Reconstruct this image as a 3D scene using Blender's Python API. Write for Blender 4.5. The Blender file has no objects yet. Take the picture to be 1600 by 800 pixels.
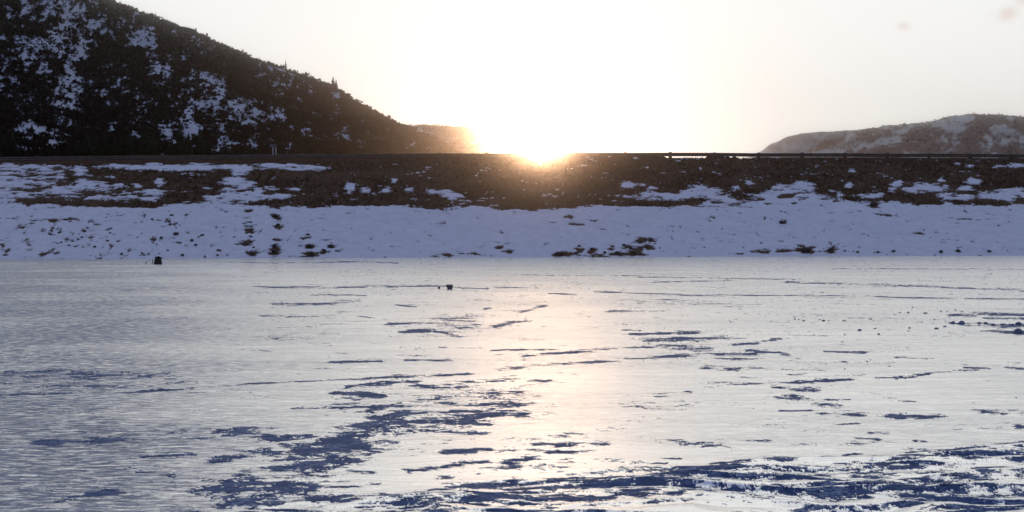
import bpy, bmesh, math, random
import numpy as np
from mathutils import Vector, Matrix

random.seed(7)
RNG = np.random.default_rng(7)
sc = bpy.context.scene
COL = sc.collection

# ------------------------------------------------------------------ camera, world, sun, exposure
EYE = 1.5
F = 2222.0                                   # focal length in pixels of the 1600 px wide photograph
TILT = math.atan(38.0 / F)                   # looking slightly down
cd = bpy.data.cameras.new('camera')
cam = bpy.data.objects.new('camera', cd)
COL.objects.link(cam)
cd.sensor_width = 36.0
cd.lens = 36.0 * F / 1600.0
cd.clip_start = 0.1
cd.clip_end = 30000.0
cam.location = (0, 0, EYE)
cam.rotation_euler = (math.pi / 2 - TILT, 0, 0)
sc.camera = cam

SUN_EL = math.radians(3.85)
SUN_AZ = math.radians(1.16)                  # to the right of +Y
SUN_DIR = Vector((math.sin(SUN_AZ) * math.cos(SUN_EL), math.cos(SUN_AZ) * math.cos(SUN_EL), math.sin(SUN_EL)))

world = bpy.data.worlds.new('World')
sc.world = world
world.use_nodes = True
nt = world.node_tree
nt.nodes.clear()
N, L = nt.nodes.new, nt.links.new
out = N('ShaderNodeOutputWorld')
bg = N('ShaderNodeBackground')
bg.inputs['Strength'].default_value = 0.15
sky = N('ShaderNodeTexSky')
sky.sky_type = 'NISHITA'
sky.sun_disc = False
sky.sun_elevation = SUN_EL
sky.sun_rotation = SUN_AZ
sky.altitude = 1800
sky.air_density = 1.0
sky.dust_density = 1.6
sky.ozone_density = 2.5
SKY_K = (9.6, 9.95, 9.7)                                  # highlights of the sky roll off towards this value
tint = N('ShaderNodeVectorMath'); tint.operation = 'MULTIPLY'
tint.inputs[1].default_value = (7.9, 4.95, 6.2)
add = N('ShaderNodeVectorMath'); add.operation = 'ADD'
add.inputs[1].default_value = SKY_K
div = N('ShaderNodeVectorMath'); div.operation = 'DIVIDE'
scl = N('ShaderNodeVectorMath'); scl.operation = 'MULTIPLY'
scl.inputs[1].default_value = SKY_K
L(sky.outputs[0], tint.inputs[0])
# aureole of the low sun and an added broad glow to brighten the ice
tc = N('ShaderNodeTexCoord')
dot = N('ShaderNodeVectorMath'); dot.operation = 'DOT_PRODUCT'
dot.inputs[1].default_value = SUN_DIR
L(tc.outputs['Generated'], dot.inputs[0])
def lobe(power, colour, acc):
    mx = N('ShaderNodeMath'); mx.operation = 'MAXIMUM'; mx.inputs[1].default_value = 0.0
    L(dot.outputs['Value'], mx.inputs[0])
    pw = N('ShaderNodeMath'); pw.operation = 'POWER'; pw.inputs[1].default_value = power
    L(mx.outputs[0], pw.inputs[0])
    s = N('ShaderNodeVectorMath'); s.operation = 'SCALE'; s.inputs[0].default_value = colour
    L(pw.outputs[0], s.inputs['Scale'])
    a = N('ShaderNodeVectorMath'); a.operation = 'ADD'
    L(acc, a.inputs[0]); L(s.outputs[0], a.inputs[1])
    return a.outputs[0]
acc = lobe(3.6, (37.0, 37.0, 36.0), tint.outputs[0])
L(acc, add.inputs[0]); L(acc, div.inputs[0]); L(add.outputs[0], div.inputs[1])
L(div.outputs[0], scl.inputs[0])
acc = lobe(1600.0, (11.0, 10.0, 8.5), scl.outputs[0])
# two small pink cloud scraps high on the right
def scrap(px, py, half, colour, acc):
    u = (px - 800) / F; v = (400 - py) / F
    d = Vector((u, math.cos(TILT) + v * math.sin(TILT), v * math.cos(TILT) - math.sin(TILT))).normalized()
    sub = N('ShaderNodeVectorMath'); sub.operation = 'SUBTRACT'; sub.inputs[1].default_value = d
    nz = N('ShaderNodeTexNoise'); nz.inputs['Scale'].default_value = 90.0; nz.inputs['Detail'].default_value = 4
    L(tc.outputs['Generated'], nz.inputs['Vector'])
    L(tc.outputs['Generated'], sub.inputs[0])
    ml = N('ShaderNodeVectorMath'); ml.operation = 'MULTIPLY'; ml.inputs[1].default_value = (1.0, 1.0, 1.5)
    L(sub.outputs[0], ml.inputs[0])
    ln = N('ShaderNodeVectorMath'); ln.operation = 'LENGTH'; L(ml.outputs[0], ln.inputs[0])
    w = N('ShaderNodeMath'); w.operation = 'MULTIPLY_ADD'; w.inputs[1].default_value = half * 1.6 / F; 
    L(nz.outputs[0], w.inputs[0]); L(ln.outputs['Value'], w.inputs[2])
    mr = N('ShaderNodeMapRange'); mr.interpolation_type = 'SMOOTHSTEP'
    mr.inputs['From Min'].default_value = half * 0.6 / F; mr.inputs['From Max'].default_value = half * 2.2 / F
    mr.inputs['To Min'].default_value = 0.75; mr.inputs['To Max'].default_value = 0.0
    L(w.outputs[0], mr.inputs['Value'])
    mx = N('ShaderNodeMix'); mx.data_type = 'RGBA'
    L(mr.outputs[0], mx.inputs[0]); L(acc, mx.inputs[6]); mx.inputs[7].default_value = (*colour, 1)
    return mx.outputs[2]
acc = scrap(1572, 22, 20, (6.67, 5.44, 4.78), acc)
acc = scrap(1411, 41, 11, (6.96, 5.94, 5.37), acc)
acc = scrap(1598, 2, 12, (6.82, 5.8, 5.37), acc)
L(acc, bg.inputs['Color'])
L(bg.outputs[0], out.inputs['Surface'])

sl = bpy.data.lights.new('sun', 'SUN')
sl.energy = 2.0
sl.angle = math.radians(0.53)
sl.color = (1.0, 0.60, 0.35)
sun = bpy.data.objects.new('sun', sl)
COL.objects.link(sun)
sun.rotation_euler = SUN_DIR.to_track_quat('Z', 'Y').to_euler()

sc.view_settings.view_transform = 'Standard'
sc.view_settings.look = 'None'
sc.view_settings.gamma = 1.0
sc.view_settings.exposure = -0.3
sc.cycles.max_bounces = 6
sc.cycles.volume_bounces = 0
sc.cycles.use_denoising = True

# ------------------------------------------------------------------ geometry of the view
CT, ST = math.cos(TILT), math.sin(TILT)
def proj(x, y, z):
    """photo pixel (1600 wide) of world points"""
    zz = z - EYE
    d = y * CT - zz * ST
    v = zz * CT + y * ST
    return 800 + F * x / d, 400 - F * v / d
def ray(px, py):
    u = (px - 800) / F; v = (400 - py) / F
    return Vector((u, CT + v * ST, v * CT - ST))
def on_lake(px, py):
    r = ray(px, py); t = -EYE / r.z
    return Vector((r.x * t, r.y * t, 0.0))
def elev(py):
    """slope z/y of a photo row"""
    v = (400 - py) / F
    return (v * CT - ST) / (CT + v * ST)

# ------------------------------------------------------------------ noise
def _hash(ix, iy, seed):
    h = (ix.astype(np.int64) * 374761393 + iy.astype(np.int64) * 668265263 + seed * 1442695041) & 0xffffffff
    h = ((h ^ (h >> 13)) * 1274126177) & 0xffffffff
    h = ((h ^ (h >> 16)) * 2246822519) & 0xffffffff
    h = h ^ (h >> 15)
    return (h & 0xffffff).astype(np.float64) / 0xffffff
def vnoise(x, y, seed=0):
    ix = np.floor(x); iy = np.floor(y)
    fx = x - ix; fy = y - iy
    fx = fx * fx * fx * (fx * (fx * 6 - 15) + 10); fy = fy * fy * fy * (fy * (fy * 6 - 15) + 10)
    ix = ix.astype(np.int64); iy = iy.astype(np.int64)
    a = _hash(ix, iy, seed); b = _hash(ix + 1, iy, seed)
    c = _hash(ix, iy + 1, seed); d = _hash(ix + 1, iy + 1, seed)
    return (a + (b - a) * fx) * (1 - fy) + (c + (d - c) * fx) * fy
def fbm(x, y, octaves=5, seed=0, gain=0.5):
    """roughly 0..1, mean 0.5"""
    x = np.asarray(x, float); y = np.asarray(y, float)
    s = np.zeros(np.broadcast(x, y).shape); a = 1.0; tot = 0.0
    for k in range(octaves):
        ca, sa = math.cos(0.6 * k), math.sin(0.6 * k)
        s += a * vnoise(x * ca - y * sa + 17.3 * k, x * sa + y * ca + 9.1 * k, seed + k * 31)
        tot += a; a *= gain; x = x * 2.03; y = y * 2.03
    return (s / tot - 0.5) * 1.35 + 0.5
def smooth(a, b, x):
    t = np.clip((x - a) / (b - a), 0, 1)
    return t * t * (3 - 2 * t)

# ------------------------------------------------------------------ mesh helpers
def link(name, me, mat=None, parent=None, smooth_shade=False):
    o = bpy.data.objects.new(name, me)
    COL.objects.link(o)
    if mat is not None:
        me.materials.append(mat)
    if smooth_shade:
        me.polygons.foreach_set('use_smooth', np.ones(len(me.polygons), bool))
    if parent is not None:
        o.parent = parent
    return o
def mesh_arrays(name, verts, faces):
    """faces: (n,k) array of indices, all with k corners"""
    me = bpy.data.meshes.new(name)
    verts = np.ascontiguousarray(verts, dtype=np.float32); faces = np.ascontiguousarray(faces, dtype=np.int32)
    n, k = faces.shape
    me.vertices.add(len(verts)); me.vertices.foreach_set('co', verts.ravel())
    me.loops.add(n * k); me.loops.foreach_set('vertex_index', faces.ravel())
    me.polygons.add(n); me.polygons.foreach_set('loop_start', np.arange(0, n * k, k, dtype=np.int32))
    me.update(calc_edges=True)
    me.validate()
    return me
def grid_faces(nr, nc, off=0):
    i = np.arange(nr - 1)[:, None] * nc + np.arange(nc - 1)[None, :] + off
    return np.stack([i, i + 1, i + nc + 1, i + nc], -1).reshape(-1, 4)
def grid_mesh(name, X, Y, Z):
    nr, nc = X.shape
    return mesh_arrays(name, np.stack([X, Y, Z], -1).reshape(-1, 3), grid_faces(nr, nc))
def attr(me, name, vals):
    a = me.attributes.new(name, 'FLOAT', 'POINT')
    a.data.foreach_set('value', np.ascontiguousarray(vals, dtype=np.float32).ravel())
def structure(o, kind='structure'):
    o['kind'] = kind
    return o
def tag(o, label, cat, group=None):
    o['label'] = label; o['category'] = cat
    if group: o['group'] = group
    return o
def empty(name, loc, label, cat, group=None, rz=0.0):
    o = bpy.data.objects.new(name, None)
    COL.objects.link(o)
    o.location = loc; o.rotation_euler = (0, 0, rz)
    o.empty_display_size = 0.2
    return tag(o, label, cat, group)
def copy_tree(o, parent=None):
    c = o.copy(); COL.objects.link(c)
    if parent is not None: c.parent = parent
    for ch in list(o.children): copy_tree(ch, c)
    return c
def bm_mesh(name, bm):
    me = bpy.data.meshes.new(name); bm.to_mesh(me); bm.free(); return me
def bm_box(bm, c, s, rot=None, bevel=0.0):
    r = bmesh.ops.create_cube(bm, size=1.0)
    vs = r['verts']
    M = Matrix.Translation(c) @ (rot.to_4x4() if rot is not None else Matrix.Identity(4)) @ Matrix.Diagonal((s[0], s[1], s[2], 1))
    bmesh.ops.transform(bm, matrix=M, verts=vs)
    if bevel:
        es = list({e for v in vs for e in v.link_edges})
        bmesh.ops.bevel(bm, geom=es, offset=bevel, segments=2, affect='EDGES')
def bm_bar(bm, a, b, r0, r1=None, seg=8):
    a = Vector(a); b = Vector(b); r1 = r0 if r1 is None else r1
    d = b - a
    M = Matrix.Translation((a + b) / 2) @ d.to_track_quat('Z', 'Y').to_matrix().to_4x4()
    bmesh.ops.create_cone(bm, cap_ends=True, segments=seg, radius1=r0, radius2=r1, depth=d.length, matrix=M)

# ------------------------------------------------------------------ materials
class Mat:
    def __init__(self, name):
        self.m = bpy.data.materials.new(name); self.m.use_nodes = True
        self.t = self.m.node_tree; self.t.nodes.clear()
        self.out = self.n('ShaderNodeOutputMaterial')
    def n(self, kind, **kw):
        nd = self.t.nodes.new(kind)
        for k, v in kw.items():
            if k.startswith('i_'): nd.inputs[k[2:].replace('_', ' ')].default_value = v
            else: setattr(nd, k, v)
        return nd
    def l(self, a, b): self.t.links.new(a, b)
    def noise(self, scale, detail=4, rough=0.55, stretch=(1, 1, 1), dist=0.0):
        tc = self.n('ShaderNodeTexCoord'); mp = self.n('ShaderNodeMapping')
        mp.inputs['Scale'].default_value = stretch
        nz = self.n('ShaderNodeTexNoise')
        nz.inputs['Scale'].default_value = scale; nz.inputs['Detail'].default_value = detail
        nz.inputs['Roughness'].default_value = rough; nz.inputs['Distortion'].default_value = dist
        self.l(tc.outputs['Object'], mp.inputs[0]); self.l(mp.outputs[0], nz.inputs['Vector'])
        return nz.outputs[0]
    def ramp(self, fac, stops):
        r = self.n('ShaderNodeValToRGB')
        els = r.color_ramp.elements
        while len(els) < len(stops): els.new(0.5)
        for e, (p, c) in zip(els, stops):
            e.position = p; e.color = (*c, 1) if len(c) == 3 else c
        self.l(fac, r.inputs[0]); return r.outputs[0]
    def mixc(self, fac, a, b):
        m = self.n('ShaderNodeMix', data_type='RGBA')
        for s, v in ((m.inputs[0], fac), (m.inputs[6], a), (m.inputs[7], b)):
            if hasattr(v, 'links'): self.l(v, s)
            else: s.default_value = v if not isinstance(v, tuple) else (*v, 1)
        return m.outputs[2]
    def math(self, op, a, b=0.0, c=0.0, clamp=False):
        m = self.n('ShaderNodeMath', operation=op); m.use_clamp = clamp
        for s, v in zip(m.inputs, (a, b, c)):
            if hasattr(v, 'links'): self.l(v, s)
            else: s.default_value = v
        return m.outputs[0]
    def attr(self, name):
        a = self.n('ShaderNodeAttribute'); a.attribute_name = name; return a.outputs['Fac']
    def bump(self, h, strength=0.5, dist=0.02):
        b = self.n('ShaderNodeBump'); b.inputs['Strength'].default_value = strength; b.inputs['Distance'].default_value = dist
        self.l(h, b.inputs['Height']); return b.outputs[0]
    def principled(self, base, rough=0.8, normal=None, **kw):
        p = self.n('ShaderNodeBsdfPrincipled')
        for k, v in (('Base Color', base), ('Roughness', rough)):
            if hasattr(v, 'links'): self.l(v, p.inputs[k])
            else: p.inputs[k].default_value = (*v, 1) if isinstance(v, tuple) else v
        for k, v in kw.items(): p.inputs[k.replace('_', ' ')].default_value = v
        if normal is not None: self.l(normal, p.inputs['Normal'])
        return p.outputs[0]
    def done(self, sh, vol=None):
        if sh is not None: self.l(sh, self.out.inputs['Surface'])
        return self.m

def simple(name, c1, c2, scale, rough=0.8, bumpd=0.01, spec=0.2, metallic=0.0, stretch=(1, 1, 1)):
    m = Mat(name)
    n = m.noise(scale, 5, stretch=stretch)
    col = m.ramp(n, [(0.3, c1), (0.7, c2)])
    return m.done(m.principled(col, rough, m.bump(n, 0.5, bumpd), Specular_IOR_Level=spec, Metallic=metallic))

def lake_material():
    m = Mat('wind_polished_ice')
    dark = m.attr('bare')                                  # 0 crust .. 1 bare dark ice, painted shade included
    rip = m.attr('ripple')
    fine = m.noise(30.0, 4, 0.6, (0.35, 1.0, 1.0))
    grain = m.noise(170.0, 2, 0.6)
    broad = m.noise(1.1, 5, 0.6, (0.5, 1.0, 1.0))
    h = m.math('ADD', m.math('MULTIPLY', fine, m.math('MULTIPLY_ADD', rip, 1.6, 0.25)), m.math('MULTIPLY', grain, 0.12))
    nrm = m.bump(h, 0.55, 0.016)
    gl = m.n('ShaderNodeBsdfGlossy'); gl.distribution = 'GGX'
    m.l(m.mixc(broad, (0.975, 0.965, 0.935), (1.0, 0.99, 0.965)), gl.inputs['Color'])
    gl.inputs['Roughness'].default_value = 0.22
    m.l(nrm, gl.inputs['Normal'])
    df = m.n('ShaderNodeBsdfDiffuse'); df.inputs['Color'].default_value = (0.80, 0.84, 0.90, 1)
    m.l(nrm, df.inputs['Normal'])
    mix = m.n('ShaderNodeMixShader')
    m.l(m.math('MULTIPLY_ADD', broad, 0.06, 0.92, clamp=True), mix.inputs[0])
    m.l(df.outputs[0], mix.inputs[1]); m.l(gl.outputs[0], mix.inputs[2])
    # bare ice with pale cracks
    tc = m.n('ShaderNodeTexCoord')
    v1 = m.math('ABSOLUTE', m.math('SUBTRACT', m.noise(11.0, 5, 0.62, (0.55, 1.3, 1.0), 0.6), 0.5))
    v2 = m.math('ABSOLUTE', m.math('SUBTRACT', m.noise(4.3, 5, 0.6, (1.2, 0.8, 1.0), 1.0), 0.5))
    cr = m.math('MAXIMUM', m.ramp(v1, [(0.0, (1, 1, 1)), (0.028, (0, 0, 0))]), m.ramp(v2, [(0.0, (1, 1, 1)), (0.010, (0, 0, 0))]))
    cr = m.math('MULTIPLY', cr, m.ramp(m.noise(3.1, 4), [(0.38, (0.1, 0.1, 0.1)), (0.60, (1, 1, 1))]))
    base = m.ramp(m.noise(7.0, 6, 0.65), [(0.3, (0.028, 0.050, 0.120)), (0.7, (0.088, 0.130, 0.25))])
    base = m.mixc(m.math('MULTIPLY', cr, 0.75), base, (0.5, 0.56, 0.66))
    ice = m.principled(base, 0.55, m.bump(m.noise(14.0, 6, 0.7, (0.6, 1, 1)), 0.9, 0.03), Specular_IOR_Level=0.02)
    mx = m.n('ShaderNodeMixShader')
    rp = m.ramp(m.noise(13.0, 4, 0.7, (0.45, 1.25, 1.0)), [(0.38, (0, 0, 0)), (0.60, (1, 1, 1))])
    gr = m.ramp(m.noise(46.0, 3, 0.75, (0.7, 1.4, 1.0)), [(0.50, (0, 0, 0)), (0.72, (1, 1, 1))])
    tex = m.math('ADD', m.math('MULTIPLY', rp, m.math('MULTIPLY', rip, 1.1)), m.math('MULTIPLY', gr, m.math('MULTIPLY_ADD', rip, 0.45, 0.06)))  # ripple shading painted by mixing in the dark ice colour
    m.l(m.math('MAXIMUM', dark, m.math('MINIMUM', tex, 0.85)), mx.inputs[0]); m.l(mix.outputs[0], mx.inputs[1]); m.l(ice, mx.inputs[2])
    return m.done(mx.outputs[0])

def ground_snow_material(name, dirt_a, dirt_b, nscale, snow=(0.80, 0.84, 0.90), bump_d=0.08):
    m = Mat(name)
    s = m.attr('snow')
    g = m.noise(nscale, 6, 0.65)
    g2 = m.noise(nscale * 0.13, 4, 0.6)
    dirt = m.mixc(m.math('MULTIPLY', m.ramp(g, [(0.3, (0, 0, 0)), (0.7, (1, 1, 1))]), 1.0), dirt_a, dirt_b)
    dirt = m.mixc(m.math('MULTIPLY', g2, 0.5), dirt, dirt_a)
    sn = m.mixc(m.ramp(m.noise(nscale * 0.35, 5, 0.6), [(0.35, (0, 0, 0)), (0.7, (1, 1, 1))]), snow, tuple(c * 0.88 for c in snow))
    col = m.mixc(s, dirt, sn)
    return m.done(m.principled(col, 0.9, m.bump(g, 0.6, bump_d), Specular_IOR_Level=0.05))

M_LAKE = lake_material()
M_BANK = ground_snow_material('bank_snow_and_dry_grass', (0.05, 0.029, 0.018), (0.14, 0.082, 0.05), 5.0, snow=(0.645, 0.63, 0.69))
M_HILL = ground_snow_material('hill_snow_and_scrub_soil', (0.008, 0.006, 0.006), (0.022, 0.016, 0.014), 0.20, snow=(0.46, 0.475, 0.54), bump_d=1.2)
M_FAR = ground_snow_material('far_hill_snow_and_soil_hazed', (0.22, 0.13, 0.10), (0.40, 0.26, 0.20), 0.09, snow=(0.82, 0.79, 0.68), bump_d=3.0)  # soil and snow colours lightened to stand in for haze
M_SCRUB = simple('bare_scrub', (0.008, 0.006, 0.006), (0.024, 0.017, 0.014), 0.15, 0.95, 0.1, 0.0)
M_BRUSH = simple('reddish_brush', (0.10, 0.055, 0.04), (0.22, 0.13, 0.10), 0.15, 0.95, 0.1, 0.0)  # reddish twigs, their colour also lightened in place of haze
M_CROWN = simple('conifer_needles', (0.008, 0.014, 0.008), (0.022, 0.034, 0.016), 0.8, 0.9, 0.1, 0.05)
M_BARK = simple('bark', (0.03, 0.02, 0.014), (0.07, 0.05, 0.035), 4.0, 0.9, 0.02, 0.1)
M_STEEL = simple('weathered_steel', (0.05, 0.036, 0.03), (0.10, 0.075, 0.06), 3.0, 0.6, 0.003, 0.4, 0.3)
M_POST = simple('weathered_timber', (0.05, 0.035, 0.025), (0.11, 0.08, 0.055), 6.0, 0.85, 0.006, 0.2)
M_ROCK = simple('dark_rock', (0.022, 0.019, 0.017), (0.075, 0.060, 0.048), 6.0, 0.85, 0.03, 0.2)
M_ROAD = simple('asphalt', (0.035, 0.035, 0.036), (0.06, 0.06, 0.06), 12.0, 0.9, 0.005, 0.2)
M_VALLEY = simple('snowy_valley', (0.5, 0.53, 0.6), (0.75, 0.79, 0.86), 0.02, 0.9, 0.5, 0.1)
M_CHUNK = simple('ice_chunk', (0.06, 0.075, 0.12), (0.16, 0.19, 0.28), 12.0, 0.5, 0.01, 0.3)
M_CLODS = simple('grey_frozen_lump', (0.05, 0.046, 0.05), (0.12, 0.11, 0.12), 14.0, 0.7, 0.01, 0.2)
M_GRASS = simple('dry_grass', (0.05, 0.03, 0.018), (0.12, 0.072, 0.042), 3.0, 0.95, 0.01, 0.0)

# ------------------------------------------------------------------ frozen lake
def stroke_field(PX, PY, strokes, sx=3.0):
    """sum of soft strokes; PX, PY are (rows, cols) with rows sorted from far to near"""
    D = np.zeros(PX.shape)
    for pts, th, amp in strokes:
        for (x0, y0), (x1, y1) in zip(pts[:-1], pts[1:]):
            pad = th * 3
            rows = np.where((PY[:, 0] > min(y0, y1) - pad) & (PY[:, 0] < max(y0, y1) + pad))[0]
            if len(rows) == 0: continue
            r0, r1 = rows[0], rows[-1] + 1
            cx = PX[r0]
            lo, hi = min(x0, x1) - pad * sx, max(x0, x1) + pad * sx
            cm = np.where((PX[(r0 + r1) // 2] > lo - 20) & (PX[(r0 + r1) // 2] < hi + 20))[0]
            if len(cm) == 0: continue
            c0, c1 = cm[0], cm[-1] + 1
            x = PX[r0:r1, c0:c1] / sx; y = PY[r0:r1, c0:c1]
            ax, ay, bx, by = x0 / sx, y0, x1 / sx, y1
            dx, dy = bx - ax, by - ay
            t = np.clip(((x - ax) * dx + (y - ay) * dy) / (dx * dx + dy * dy + 1e-9), 0, 1)
            d2 = (x - ax - t * dx) ** 2 + (y - ay - t * dy) ** 2
            D[r0:r1, c0:c1] = np.maximum(D[r0:r1, c0:c1], amp * np.exp(-(d2 / (th * th * 1.15)) ** 0.9))
    return D

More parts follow.
